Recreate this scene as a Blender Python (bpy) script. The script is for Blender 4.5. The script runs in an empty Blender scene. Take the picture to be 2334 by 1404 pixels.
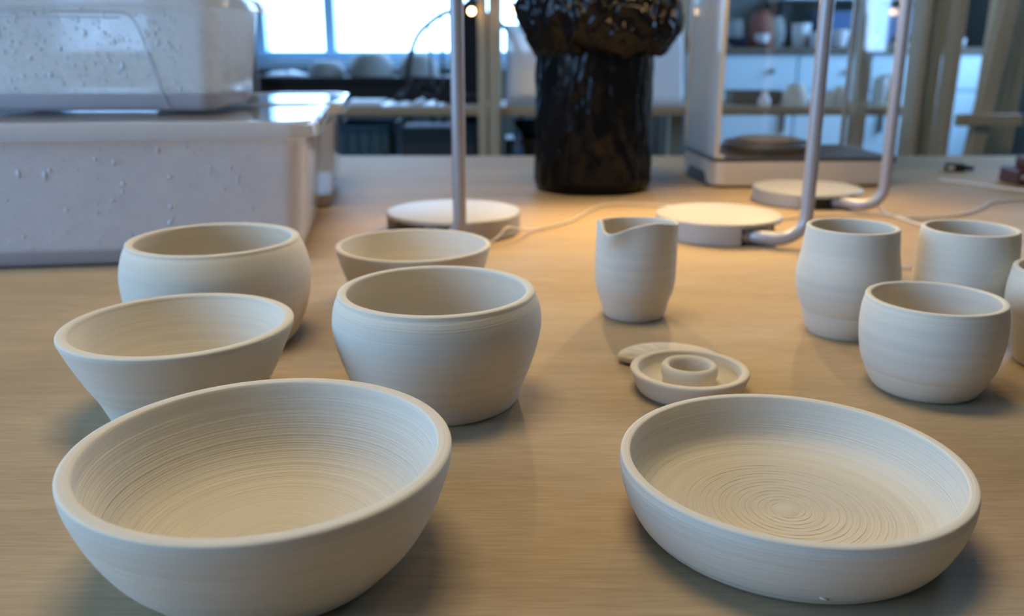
import bpy, bmesh, math, random
from math import sin, cos, pi, radians, sqrt, atan2
from mathutils import Vector, Matrix, noise

random.seed(7)
SC = bpy.context.scene
COL = SC.collection
U = 0.25                      # one working unit of the table plan in metres

# ------------------------------------------------------------------ camera
cam_d = bpy.data.cameras.new('camera')
cam_d.lens = 30.85
cam_d.sensor_width = 36.0
cam_d.clip_start = 0.02
cam_d.dof.use_dof = True
cam_d.dof.focus_distance = 0.50
cam_d.dof.aperture_fstop = 6.6
cam = bpy.data.objects.new('camera', cam_d)
cam.location = (0, 0, U)
cam.rotation_euler = (radians(90 - 16.5), 0, 0)
COL.objects.link(cam)
SC.camera = cam

# ------------------------------------------------------------------ world, daylight, exposure
world = bpy.data.worlds.new('sky')
SC.world = world
world.use_nodes = True
bg = world.node_tree.nodes['Background']
bg.inputs[0].default_value = (0.335, 0.60, 1.0, 1)
bg.inputs[1].default_value = 11.4

def portal(name, loc, rot, sx, sy):
    l = bpy.data.lights.new(name, 'AREA')
    l.shape = 'RECTANGLE'; l.size = sx; l.size_y = sy
    l.cycles.is_portal = True
    o = bpy.data.objects.new(name, l)
    o.location = loc; o.rotation_euler = rot
    COL.objects.link(o)
portal('daylight_left', (-2.66, -0.45, 0.85), (0, radians(-90), 0), 1.5, 2.6)
portal('daylight_back', (-0.4, 5.14, 0.78), (radians(-90), 0, 0), 2.0, 1.1)
portal('daylight_back_left', (-2.23, 5.14, 0.78), (radians(-90), 0, 0), 0.66, 1.1)
portal('daylight_right', (2.56, 3.42, 0.95), (0, radians(90), 0), 1.7, 1.55)
BULB = 40.0                  # glow of each lamp bulb
GLOW = 6.3                  # light of each lamp head
PANEL = 15.0                 # warm ceiling panel above the table

SC.view_settings.view_transform = 'Standard'
SC.view_settings.look = 'None'
SC.view_settings.gamma = 1
SC.view_settings.use_curve_mapping = False
SC.view_settings.exposure = 0.0
SC.cycles.use_denoising = True
SC.cycles.max_bounces = 10
SC.cycles.transparent_max_bounces = 24
SC.cycles.sample_clamp_indirect = 6.0
SC.cycles.caustics_reflective = False
SC.cycles.caustics_refractive = False

# ------------------------------------------------------------------ helpers
def smooth(me, on=True):
    if on:
        me.polygons.foreach_set('use_smooth', [True] * len(me.polygons))

def obj(name, bm, mat, parent=None, sm=True, angle=None):
    bmesh.ops.recalc_face_normals(bm, faces=bm.faces)
    if angle is not None:
        for e in bm.edges:
            if len(e.link_faces) == 2:
                e.smooth = e.calc_face_angle(0) < radians(angle)
    me = bpy.data.meshes.new(name)
    bm.to_mesh(me); bm.free()
    smooth(me, sm)
    mats = mat if isinstance(mat, (list, tuple)) else [mat]
    for m in mats:
        me.materials.append(m)
    o = bpy.data.objects.new(name, me)
    COL.objects.link(o)
    if parent is not None:
        o.parent = parent
    return o

def tag(o, label=None, cat=None, group=None, kind=None):
    if label: o['label'] = label
    if cat: o['category'] = cat
    if group: o['group'] = group
    if kind: o['kind'] = kind
    return o

def thing(name, loc, label, cat, group=None, rz=0.0):
    o = bpy.data.objects.new(name, None)
    o.empty_display_size = 0.02
    o.location = loc; o.rotation_euler = (0, 0, rz)
    COL.objects.link(o)
    return tag(o, label, cat, group)

def struct(name, bm, mat, parent=None, sm=False, angle=None):
    o = obj(name, bm, mat, parent, sm, angle)
    if parent is None:
        o['kind'] = 'structure'
    return o

def add_box(bm, x0, x1, y0, y1, z0, z1, bev=0.0, mat=None):
    m = Matrix.Translation(((x0+x1)/2, (y0+y1)/2, (z0+z1)/2)) @ Matrix.Diagonal((abs(x1-x0), abs(y1-y0), abs(z1-z0), 1))
    if mat is not None:
        m = mat @ m
    r = bmesh.ops.create_cube(bm, size=1, matrix=m)
    if bev > 0:
        es = list({e for v in r['verts'] for e in v.link_edges})
        bmesh.ops.bevel(bm, geom=es, offset=bev, segments=2, profile=0.5, affect='EDGES')

def box(x0, x1, y0, y1, z0, z1, bev=0.0):
    bm = bmesh.new(); add_box(bm, x0, x1, y0, y1, z0, z1, bev); return bm

def add_beam(bm, p, q, w, d, bev=0.002):
    """bar of section w (across x) by d (along y) from p to q"""
    p, q = Vector(p), Vector(q)
    ax = (q - p).normalized()
    yy = Vector((0, 1, 0)); xx = yy.cross(ax).normalized(); yy = ax.cross(xx)
    m = Matrix((xx, yy, ax)).transposed().to_4x4()
    m.translation = (p + q) / 2
    L = (q - p).length
    add_box(bm, -w/2, w/2, -d/2, d/2, -L/2, L/2, bev, m)

def catmull(pts, n):
    P = [Vector(p) for p in pts]
    P = [2*P[0]-P[1]] + P + [2*P[-1]-P[-2]]
    out = []
    for i in range(1, len(P)-2):
        a, b, c, d = P[i-1:i+3]
        for k in range(n):
            t = k / n
            out.append(0.5*((2*b)+(c-a)*t+(2*a-5*b+4*c-d)*t*t+(3*b-a-3*c+d)*t**3))
    out.append(P[-2])
    return out

def add_tube(bm, path, r, seg=10, cap=True):
    path = [Vector(p) for p in path]
    n = len(path); rings = []
    up = Vector((0, 0, 1)); prev = None
    for i, p in enumerate(path):
        t = (path[min(i+1, n-1)] - path[max(i-1, 0)]).normalized()
        if prev is None:
            a = up if abs(t.dot(up)) < 0.9 else Vector((1, 0, 0))
            x = t.cross(a).normalized()
        else:
            x = (prev - t*prev.dot(t)).normalized()
        prev = x; y = t.cross(x)
        rr = r[i] if isinstance(r, (list, tuple)) else r
        rings.append([bm.verts.new(p + rr*(x*cos(2*pi*k/seg) + y*sin(2*pi*k/seg))) for k in range(seg)])
    for a, b in zip(rings, rings[1:]):
        for k in range(seg):
            bm.faces.new((a[k], a[(k+1) % seg], b[(k+1) % seg], b[k]))
    if cap:
        bm.faces.new(rings[0][::-1]); bm.faces.new(rings[-1])

def tube(path, r, seg=10):
    bm = bmesh.new(); add_tube(bm, path, r, seg); return bm

def add_lathe(bm, prof, seg=96, warp=None):
    """surface of revolution about z; first / last profile points with r = 0 close it"""
    rings = []
    for r, z in prof:
        if r < 1e-6:
            v = Vector((0, 0, z))
            rings.append([bm.verts.new(warp(v, 0.0, 0.0, z) if warp else v)])
        else:
            ring = []
            for k in range(seg):
                a = 2*pi*k/seg
                v = Vector((r*cos(a), r*sin(a), z))
                if warp: v = warp(v, a, r, z)
                ring.append(bm.verts.new(v))
            rings.append(ring)
    for a, b in zip(rings, rings[1:]):
        if len(a) == 1 and len(b) == 1: continue
        if len(a) == 1:
            for k in range(seg): bm.faces.new((a[0], b[k], b[(k+1) % seg]))
        elif len(b) == 1:
            for k in range(seg): bm.faces.new((a[k], a[(k+1) % seg], b[0]))
        else:
            for k in range(seg): bm.faces.new((a[k], a[(k+1) % seg], b[(k+1) % seg], b[k]))

def lathe(prof, seg=96, warp=None):
    bm = bmesh.new(); add_lathe(bm, prof, seg, warp); return bm

def dup(o, loc, rz=0.0, label=None):
    def cp(s, par):
        c = s.copy(); COL.objects.link(c)
        if par is not None: c.parent = par
        for ch in [k for k in bpy.data.objects if k.parent == s and k is not c]:
            cp(ch, c)
        return c
    c = cp(o, None)
    c.location = loc; c.rotation_euler = (0, 0, rz)
    if label: c['label'] = label
    return c

# ------------------------------------------------------------------ materials
def new_mat(name):
    m = bpy.data.materials.new(name); m.use_nodes = True
    nt = m.node_tree
    return m, nt, nt.nodes, nt.links, nt.nodes['Principled BSDF']

def simple(name, col, rough=0.5, metal=0.0, spec=0.5, bump=0.0, bscale=60, var=0.0, coat=0.0):
    m, nt, N, L, B = new_mat(name)
    B.inputs['Base Color'].default_value = (*col, 1)
    B.inputs['Roughness'].default_value = rough
    B.inputs['Metallic'].default_value = metal
    B.inputs['Specular IOR Level'].default_value = spec
    if coat: B.inputs['Coat Weight'].default_value = coat
    tc = N.new('ShaderNodeTexCoord')
    nz = N.new('ShaderNodeTexNoise'); nz.inputs['Scale'].default_value = bscale; nz.inputs['Detail'].default_value = 4
    L.new(tc.outputs['Object'], nz.inputs['Vector'])
    if var:
        mx = N.new('ShaderNodeMix'); mx.data_type = 'RGBA'
        mx.inputs[6].default_value = (*[c*(1-var) for c in col], 1)
        mx.inputs[7].default_value = (*[min(1, c*(1+var)) for c in col], 1)
        L.new(nz.outputs['Fac'], mx.inputs[0]); L.new(mx.outputs[2], B.inputs['Base Color'])
    if bump:
        bp = N.new('ShaderNodeBump'); bp.inputs['Strength'].default_value = bump; bp.inputs['Distance'].default_value = 0.002
        L.new(nz.outputs['Fac'], bp.inputs['Height']); L.new(bp.outputs[0], B.inputs['Normal'])
    return m

def clay(name, col=(0.74, 0.665, 0.54), rings=0.35, fine=900.0, coarse=160.0):
    """bone-dry thrown clay: fine throwing lines round the wall and floor"""
    m, nt, N, L, B = new_mat(name)
    B.inputs['Roughness'].default_value = 0.75
    B.inputs['Specular IOR Level'].default_value = 0.18
    tc = N.new('ShaderNodeTexCoord'); sp = N.new('ShaderNodeSeparateXYZ')
    L.new(tc.outputs['Object'], sp.inputs[0])
    def mth(op, a, b=None):
        n = N.new('ShaderNodeMath'); n.operation = op
        for i, v in enumerate((a, b)):
            if v is None: continue
            if isinstance(v, (int, float)): n.inputs[i].default_value = v
            else: L.new(v, n.inputs[i])
        return n.outputs[0]
    rad = mth('SQRT', mth('ADD', mth('MULTIPLY', sp.outputs[0], sp.outputs[0]), mth('MULTIPLY', sp.outputs[1], sp.outputs[1])))
    # a slow wander along the turn keeps the rings from being perfect
    wn = N.new('ShaderNodeTexNoise'); wn.inputs['Scale'].default_value = 18; wn.inputs['Detail'].default_value = 1
    L.new(tc.outputs['Object'], wn.inputs['Vector'])
    w = mth('ADD', mth('ADD', mth('MULTIPLY', sp.outputs[2], 1.0), mth('MULTIPLY', rad, 0.9)), mth('MULTIPLY', wn.outputs['Fac'], 0.0022))
    f1 = N.new('ShaderNodeTexNoise'); f1.noise_dimensions = '1D'; f1.inputs['Scale'].default_value = fine; f1.inputs['Detail'].default_value = 3
    f2 = N.new('ShaderNodeTexNoise'); f2.noise_dimensions = '1D'; f2.inputs['Scale'].default_value = coarse; f2.inputs['Detail'].default_value = 2
    L.new(w, f1.inputs['W']); L.new(w, f2.inputs['W'])
    g = N.new('ShaderNodeTexNoise'); g.inputs['Scale'].default_value = 420; g.inputs['Detail'].default_value = 3
    L.new(tc.outputs['Object'], g.inputs['Vector'])
    h = mth('ADD', mth('ADD', mth('MULTIPLY', f1.outputs['Fac'], 0.55), mth('MULTIPLY', f2.outputs['Fac'], 0.8)), mth('MULTIPLY', g.outputs['Fac'], 0.12))
    bp = N.new('ShaderNodeBump'); bp.inputs['Strength'].default_value = rings; bp.inputs['Distance'].default_value = 0.0007
    L.new(h, bp.inputs['Height']); L.new(bp.outputs[0], B.inputs['Normal'])
    mx = N.new('ShaderNodeMix'); mx.data_type = 'RGBA'
    mx.inputs[6].default_value = (*[c*0.93 for c in col], 1); mx.inputs[7].default_value = (*[min(1, c*1.05) for c in col], 1)
    L.new(f2.outputs['Fac'], mx.inputs[0]); L.new(mx.outputs[2], B.inputs['Base Color'])
    return m

def wood(name, light, dark, axis='X', scale=1.0, rough=0.5, stretch=26, bump=0.12, spec=0.3):
    m, nt, N, L, B = new_mat(name)
    B.inputs['Roughness'].default_value = rough
    B.inputs['Specular IOR Level'].default_value = spec
    tc = N.new('ShaderNodeTexCoord')
    def field(sc, st, det, dist=0.0):
        mp = N.new('ShaderNodeMapping')
        s = [sc*scale]*3
        s['XYZ'.index(axis)] = sc*scale/st
        mp.inputs['Scale'].default_value = s
        L.new(tc.outputs['Object'], mp.inputs[0])
        n = N.new('ShaderNodeTexNoise'); n.inputs['Scale'].default_value = 1.0
        n.inputs['Detail'].default_value = det; n.inputs['Distortion'].default_value = dist
        L.new(mp.outputs[0], n.inputs['Vector'])
        return n.outputs['Fac']
    a = field(9, 5, 3, 0.9); b = field(160, stretch, 3); c = field(620, stretch*1.2, 2)
    def mix(f, x, y):
        k = N.new('ShaderNodeMix'); k.inputs[0].default_value = f
        L.new(x, k.inputs[2]); L.new(y, k.inputs[3]); return k.outputs[0]
    h = mix(0.40, mix(0.36, a, b), c)
    rp = N.new('ShaderNodeValToRGB')
    rp.color_ramp.elements[0].position = 0.34; rp.color_ramp.elements[0].color = (*dark, 1)
    rp.color_ramp.elements[1].position = 0.64; rp.color_ramp.elements[1].color = (*light, 1)
    L.new(h, rp.inputs[0]); L.new(rp.outputs[0], B.inputs['Base Color'])
    bp = N.new('ShaderNodeBump'); bp.inputs['Strength'].default_value = bump; bp.inputs['Distance'].default_value = 0.0006
    L.new(mix(0.5, b, c), bp.inputs['Height']); L.new(bp.outputs[0], B.inputs['Normal'])
    return m

def schlick(N, L, f0=0.04):
    lw = N.new('ShaderNodeLayerWeight'); lw.inputs[0].default_value = 0.5
    p = N.new('ShaderNodeMath'); p.operation = 'POWER'; p.inputs[1].default_value = 5.0
    L.new(lw.outputs['Facing'], p.inputs[0])
    q = N.new('ShaderNodeMath'); q.operation = 'MULTIPLY_ADD'; q.inputs[1].default_value = 1 - f0; q.inputs[2].default_value = f0
    L.new(p.outputs[0], q.inputs[0])
    return q.outputs[0]

def pane_glass(name, tint=(0.93, 0.97, 0.98), ior=1.5):
    m, nt, N, L, B = new_mat(name)
    N.remove(B)
    out = N['Material Output']
    tr = N.new('ShaderNodeBsdfTransparent'); tr.inputs[0].default_value = (*tint, 1)
    gl = N.new('ShaderNodeBsdfGlossy'); gl.inputs['Roughness'].default_value = 0.02; gl.inputs[0].default_value = (1, 1, 1, 1)
    mx = N.new('ShaderNodeMixShader')
    L.new(schlick(N, L), mx.inputs[0]); L.new(tr.outputs[0], mx.inputs[1]); L.new(gl.outputs[0], mx.inputs[2])
    L.new(mx.outputs[0], out.inputs[0])
    return m

def frosted(name, clear=0.35, tint=(0.86, 0.86, 0.9), patch=True, rough=0.12):
    """clear polypropylene gone milky with condensation and clay dust"""
    m, nt, N, L, B = new_mat(name)
    N.remove(B)
    out = N['Material Output']
    tr = N.new('ShaderNodeBsdfTransparent'); tr.inputs[0].default_value = (0.95, 0.96, 0.97, 1)
    tl = N.new('ShaderNodeBsdfTranslucent'); tl.inputs[0].default_value = (*tint, 1)
    df = N.new('ShaderNodeBsdfDiffuse'); df.inputs[0].default_value = (*tint, 1)
    gl = N.new('ShaderNodeBsdfGlossy'); gl.inputs['Roughness'].default_value = rough
    m1 = N.new('ShaderNodeMixShader'); m1.inputs[0].default_value = 0.70
    L.new(tl.outputs[0], m1.inputs[1]); L.new(df.outputs[0], m1.inputs[2])
    m2 = N.new('ShaderNodeMixShader'); m2.inputs[0].default_value = clear
    L.new(m1.outputs[0], m2.inputs[1]); L.new(tr.outputs[0], m2.inputs[2])
    if patch:
        tc = N.new('ShaderNodeTexCoord'); nz = N.new('ShaderNodeTexNoise')
        nz.inputs['Scale'].default_value = 22; nz.inputs['Detail'].default_value = 7; nz.inputs['Roughness'].default_value = 0.65
        L.new(tc.outputs['Object'], nz.inputs['Vector'])
        mr = N.new('ShaderNodeMapRange'); mr.inputs[1].default_value = 0.3; mr.inputs[2].default_value = 0.7
        mr.inputs[3].default_value = clear*0.72; mr.inputs[4].default_value = min(0.95, clear*1.28)
        L.new(nz.outputs['Fac'], mr.inputs[0]); L.new(mr.outputs[0], m2.inputs[0])
    m3 = N.new('ShaderNodeMixShader')
    L.new(schlick(N, L), m3.inputs[0]); L.new(m2.outputs[0], m3.inputs[1]); L.new(gl.outputs[0], m3.inputs[2])
    L.new(m3.outputs[0], out.inputs[0])
    return m

def bin_bag():
    m, nt, N, L, B = new_mat('black_polythene')
    B.inputs['Base Color'].default_value = (0.004, 0.004, 0.005, 1)
    B.inputs['Roughness'].default_value = 0.17
    B.inputs['Specular IOR Level'].default_value = 0.2
    tc = N.new('ShaderNodeTexCoord')
    mp = N.new('ShaderNodeMapping'); mp.inputs['Scale'].default_value = (1, 1, 0.4)
    L.new(tc.outputs['Object'], mp.inputs[0])
    n1 = N.new('ShaderNodeTexNoise'); n1.inputs['Scale'].default_value = 45; n1.inputs['Detail'].default_value = 5; n1.inputs['Distortion'].default_value = 1.6
    n1.noise_type = 'RIDGED_MULTIFRACTAL'
    L.new(mp.outputs[0], n1.inputs['Vector'])
    bp = N.new('ShaderNodeBump'); bp.inputs['Strength'].default_value = 0.5; bp.inputs['Distance'].default_value = 0.004
    L.new(n1.outputs['Fac'], bp.inputs['Height']); L.new(bp.outputs[0], B.inputs['Normal'])
    return m

def emit(name, col, s):
    m, nt, N, L, B = new_mat(name)
    B.inputs['Base Color'].default_value = (*col, 1)
    B.inputs['Emission Color'].default_value = (*col, 1)
    B.inputs['Emission Strength'].default_value = s
    return m

M_table = wood('plywood_table', (0.48, 0.36, 0.225), (0.345, 0.25, 0.15), 'X', 1.0, 0.58, 14, 0.08, 0.09)
M_tedge = wood('plywood_edge', (0.42, 0.29, 0.17), (0.30, 0.2, 0.12), 'X', 1.0, 0.6, 22)
M_clay = clay('dry_clay')
M_clay_fine = clay('dry_clay_smooth', rings=0.14)
M_clay_strong = clay('dry_clay_grooved', rings=1.0, fine=700, coarse=210)
M_silver = simple('silver_paint', (0.36, 0.36, 0.39), 0.36, 0.25, 0.5)
M_base = simple('pale_grey_lacquer', (0.40, 0.395, 0.38), 0.5, 0.1, 0.35)
M_black = simple('black_plastic', (0.012, 0.012, 0.013), 0.4)
M_champ = simple('champagne_metal', (0.66, 0.61, 0.55), 0.40, 0.25, 0.5)
M_dkgrey = simple('dark_rubber', (0.06, 0.06, 0.06), 0.5)
M_glass = pane_glass('clear_glass', (0.985, 0.99, 0.992))
M_acrylic = frosted('milky_acrylic', 0.15, (0.82, 0.92, 1.0), False, 0.05)  # blue daylight on the case's left pane put into its tint
M_wglass = pane_glass('window_glass', (0.97, 0.99, 1.0))
M_plastic = frosted('milky_plastic', 0.26, (0.97, 0.95, 0.97))
M_plastic_up = frosted('misted_plastic', 0.43, (0.96, 0.98, 0.98))
M_plastic_rim = frosted('clear_plastic_rim', 0.55, (0.85, 0.87, 0.9), False, 0.06)
M_plastic_foot = simple('grey_plastic_foot', (0.46, 0.445, 0.49), 0.45)
M_drop = simple('water_drop', (0.72, 0.76, 0.78), 0.06, spec=0.9)
M_bag = bin_bag()
M_bulb = emit('warm_bulb', (1.0, 0.66, 0.32), BULB)
M_string = emit('warm_small_bulb', (1.0, 0.62, 0.30), 14)
M_cord = simple('ivory_cord', (0.62, 0.55, 0.45), 0.5)
M_wcord = simple('white_cord', (0.75, 0.72, 0.68), 0.5)
M_stud = wood('pine_stud', (0.58, 0.49, 0.36), (0.40, 0.32, 0.22), 'Z', 0.5, 0.7, 12)
M_shelf = wood('pine_shelf', (0.44, 0.33, 0.21), (0.28, 0.20, 0.12), 'X', 0.5, 0.55, 12)
M_dwood = wood('dark_stained_wood', (0.030, 0.024, 0.022), (0.014, 0.012, 0.012), 'X', 0.5, 0.45, 12)
M_brown = wood('brown_board', (0.20, 0.155, 0.12), (0.13, 0.10, 0.08), 'Z', 0.5, 0.7, 12)
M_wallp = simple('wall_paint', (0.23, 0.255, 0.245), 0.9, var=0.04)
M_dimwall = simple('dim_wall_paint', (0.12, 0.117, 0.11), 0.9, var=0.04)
M_white = simple('white_paint', (0.74, 0.77, 0.80), 0.5)
M_cab = simple('white_paint_sky_tint', (0.68, 0.87, 0.97), 0.45)  # white cabinets, with blue daylight put into the paint colour
M_wframe = simple('window_paint', (0.50, 0.76, 0.97), 0.45)  # blue light falling on the frames is put into this colour
M_floor = simple('concrete', (0.10, 0.11, 0.11), 0.7, var=0.2, bscale=6)
M_ceil = simple('ceiling_paint', (0.20, 0.195, 0.185), 0.9)
M_teal = simple('teal_crate', (0.045, 0.10, 0.125), 0.5)
M_dark = simple('dark_box', (0.03, 0.037, 0.042), 0.6)
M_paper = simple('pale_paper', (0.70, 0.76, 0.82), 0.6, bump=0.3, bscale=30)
M_sheet = frosted('plastic_sheet', 0.22, (0.62, 0.66, 0.72), True, 0.25)
M_blackcloth = simple('black_cloth', (0.008, 0.008, 0.010), 0.85, bump=0.4, bscale=50)
M_bisque = simple('grey_bisque', (0.34, 0.36, 0.35), 0.7, var=0.06)
M_cup = simple('cream_cup', (0.62, 0.60, 0.52), 0.6, var=0.05)
M_terra = simple('terracotta', (0.26, 0.085, 0.055), 0.65, var=0.12)
M_navy = simple('navy_glaze', (0.02, 0.03, 0.07), 0.25)
M_blue = simple('blue_plastic', (0.07, 0.15, 0.33), 0.4)
M_green = simple('green_glaze', (0.045, 0.075, 0.05), 0.35)
M_redwood = wood('red_brown_wood', (0.12, 0.04, 0.028), (0.06, 0.02, 0.015), 'X', 1.0, 0.4, 10)

# ------------------------------------------------------------------ room shell
FZ = -0.74
X0, X1, Y0, Y1, ZC = -2.6, 2.5, -2.2, 5.05, 2.0
struct('floor', box(X0-0.1, X1+0.1, Y0-0.1, Y1+0.1, FZ-0.1, FZ), M_floor)
struct('ceiling', box(X0-0.1, X1+0.1, Y0-0.1, Y1+0.1, ZC, ZC+0.1), M_ceil)
RY0, RY1, RZ0, RZ1 = 2.65, 4.2, 0.10, 1.8
bm = bmesh.new()
add_box(bm, X1, X1+0.1, Y0-0.1, RY0, FZ, ZC); add_box(bm, X1, X1+0.1, RY1, Y1+0.1, FZ, ZC)
add_box(bm, X1, X1+0.1, RY0, RY1, FZ, RZ0); add_box(bm, X1, X1+0.1, RY0, RY1, RZ1, ZC)
struct('wall_right', bm, M_wallp)
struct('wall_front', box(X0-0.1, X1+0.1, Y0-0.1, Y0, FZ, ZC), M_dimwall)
# back wall with the window opening
WX0, WX1, WZ0, WZ1 = -1.42, 0.62, 0.20, 1.34
VX0, VX1 = -2.57, -1.90
bm = bmesh.new()
add_box(bm, X0-0.1, VX0, Y1, Y1+0.1, FZ, ZC); add_box(bm, VX1, WX0, Y1, Y1+0.1, FZ, ZC)
add_box(bm, VX0, VX1, Y1, Y1+0.1, FZ, WZ0); add_box(bm, VX0, VX1, Y1, Y1+0.1, WZ1, ZC); add_box(bm, WX1, X1+0.1, Y1, Y1+0.1, FZ, ZC)
add_box(bm, WX0, WX1, Y1, Y1+0.1, FZ, WZ0); add_box(bm, WX0, WX1, Y1, Y1+0.1, WZ1, ZC)
struct('wall_back', bm, M_wallp)
# left wall with the big daylight opening
LY0, LY1, LZ0, LZ1 = -1.75, 0.85, 0.10, 1.6
bm = bmesh.new()
add_box(bm, X0-0.1, X0, Y0-0.1, LY0, FZ, ZC); add_box(bm, X0-0.1, X0, LY1, Y1+0.1, FZ, ZC)
add_box(bm, X0-0.1, X0, LY0, LY1, FZ, LZ0); add_box(bm, X0-0.1, X0, LY0, LY1, LZ1, ZC)
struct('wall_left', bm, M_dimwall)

# window in the back wall: frame, two mullions, sill, three panes
w1 = bpy.data.objects.new('window_1', None); w1.location = (0, 5.0, 0); COL.objects.link(w1); w1['kind'] = 'structure'
bm = bmesh.new()
add_box(bm, WX0, WX0+0.082, -0.02, 0.10, WZ0, WZ1, 0.004); add_box(bm, WX1-0.08, WX1, -0.02, 0.10, WZ0, WZ1, 0.004)
add_box(bm, WX0+0.082, WX1-0.08, -0.02, 0.10, WZ1-0.08, WZ1, 0.004); add_box(bm, WX0+0.082, WX1-0.08, -0.02, 0.10, WZ0, WZ0+0.034, 0.004)
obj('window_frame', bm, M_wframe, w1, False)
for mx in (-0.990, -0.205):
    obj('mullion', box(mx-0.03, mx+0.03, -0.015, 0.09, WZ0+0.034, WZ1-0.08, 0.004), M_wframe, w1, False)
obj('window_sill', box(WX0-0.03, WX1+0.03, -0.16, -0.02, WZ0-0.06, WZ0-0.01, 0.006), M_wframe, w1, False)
for a, b in ((WX0+0.082, -1.02), (-0.96, -0.235), (-0.175, WX1-0.08)):
    obj('pane', box(a, b, 0.035, 0.041, WZ0+0.034, WZ1-0.08), M_wglass, w1, False)
# window on the left, beside the table
w2 = bpy.data.objects.new('window_2', None); w2.location = (X0, 0, 0); COL.objects.link(w2); w2['kind'] = 'structure'
bm = bmesh.new()
for a, b, c, d in ((LY0, LY0+0.06, LZ0, LZ1), (LY1-0.06, LY1, LZ0, LZ1), (LY0+0.06, LY1-0.06, LZ1-0.06, LZ1), (LY0+0.06, LY1-0.06, LZ0, LZ0+0.06)):
    add_box(bm, -0.08, 0.0, a, b, c, d, 0.004)
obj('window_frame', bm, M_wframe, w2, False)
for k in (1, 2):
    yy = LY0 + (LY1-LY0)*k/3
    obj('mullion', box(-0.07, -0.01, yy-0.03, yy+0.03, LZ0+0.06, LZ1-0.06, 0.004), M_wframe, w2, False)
for k in range(3):
    a = LY0 + (LY1-LY0)*k/3 + (0.06 if k == 0 else 0.03); b = LY0 + (LY1-LY0)*(k+1)/3 - (0.06 if k == 2 else 0.03)
    obj('pane', box(-0.045, -0.039, a, b, LZ0+0.06, LZ1-0.06), M_wglass, w2, False)

# its twin to the left, seen through the plastic box
w4 = bpy.data.objects.new('window_4', None); w4.location = (0, 5.0, 0); COL.objects.link(w4); w4['kind'] = 'structure'
bm = bmesh.new()
add_box(bm, VX0, VX0+0.07, -0.02, 0.10, WZ0, WZ1, 0.004); add_box(bm, VX1-0.07, VX1, -0.02, 0.10, WZ0, WZ1, 0.004)
add_box(bm, VX0+0.07, VX1-0.07, -0.02, 0.10, WZ1-0.08, WZ1, 0.004); add_box(bm, VX0+0.07, VX1-0.07, -0.02, 0.10, WZ0, WZ0+0.034, 0.004)
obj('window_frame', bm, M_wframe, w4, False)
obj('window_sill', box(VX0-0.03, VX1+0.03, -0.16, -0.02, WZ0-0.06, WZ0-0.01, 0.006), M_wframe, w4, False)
obj('pane', box(VX0+0.07, VX1-0.07, 0.035, 0.041, WZ0+0.034, WZ1-0.08), M_wglass, w4, False)
# small window on the right, beyond the timber
w3 = bpy.data.objects.new('window_3', None); w3.location = (X1, 0, 0); COL.objects.link(w3); w3['kind'] = 'structure'
bm = bmesh.new()
for a, b, c, d in ((RY0, RY0+0.05, RZ0, RZ1), (RY1-0.05, RY1, RZ0, RZ1), (RY0+0.05, RY1-0.05, RZ1-0.05, RZ1), (RY0+0.05, RY1-0.05, RZ0, RZ0+0.05)):
    add_box(bm, 0.0, 0.08, a, b, c, d, 0.004)
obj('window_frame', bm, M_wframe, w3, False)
obj('pane', box(0.039, 0.045, RY0+0.05, RY1-0.05, RZ0+0.05, RZ1-0.05), M_wglass, w3, False)

# warm panel lamp on the ceiling over the far half of the table
pl = thing('ceiling_panel_light', (-0.20, 0.85, ZC), 'long warm white panel light fixed to the ceiling above the work table', 'ceiling light')
obj('panel_frame', box(-0.47, 0.47, -0.27, 0.27, -0.030, -0.0002, 0.004), M_white, pl, False)
obj('diffuser', box(-0.45, 0.45, -0.25, 0.25, -0.036, -0.0301), emit('warm_panel', (1.0, 0.80, 0.48), PANEL), pl, False)

# ------------------------------------------------------------------ the work table
tab = thing('work_table', (0, 0.92, FZ), 'wide pale plywood work table that carries the unglazed pottery and the lamps', 'table')
obj('tabletop', box(-1.35, 1.5, -1.10, 1.222, 0.74-0.032, 0.74, 0.0015), M_table, tab, False)
for lx in (-1.25, 1.40):
    for ly in (-1.0, 1.12):
        obj('leg', box(lx-0.035, lx+0.035, ly-0.035, ly+0.035, 0, 0.708, 0.003), M_tedge, tab, False)
obj('apron', box(-1.2, 1.35, 1.10, 1.13, 0.60, 0.708, 0.002), M_tedge, tab, False)
obj('apron', box(-1.2, 1.35, -1.01, -0.98, 0.60, 0.708, 0.002), M_tedge, tab, False)

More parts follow.
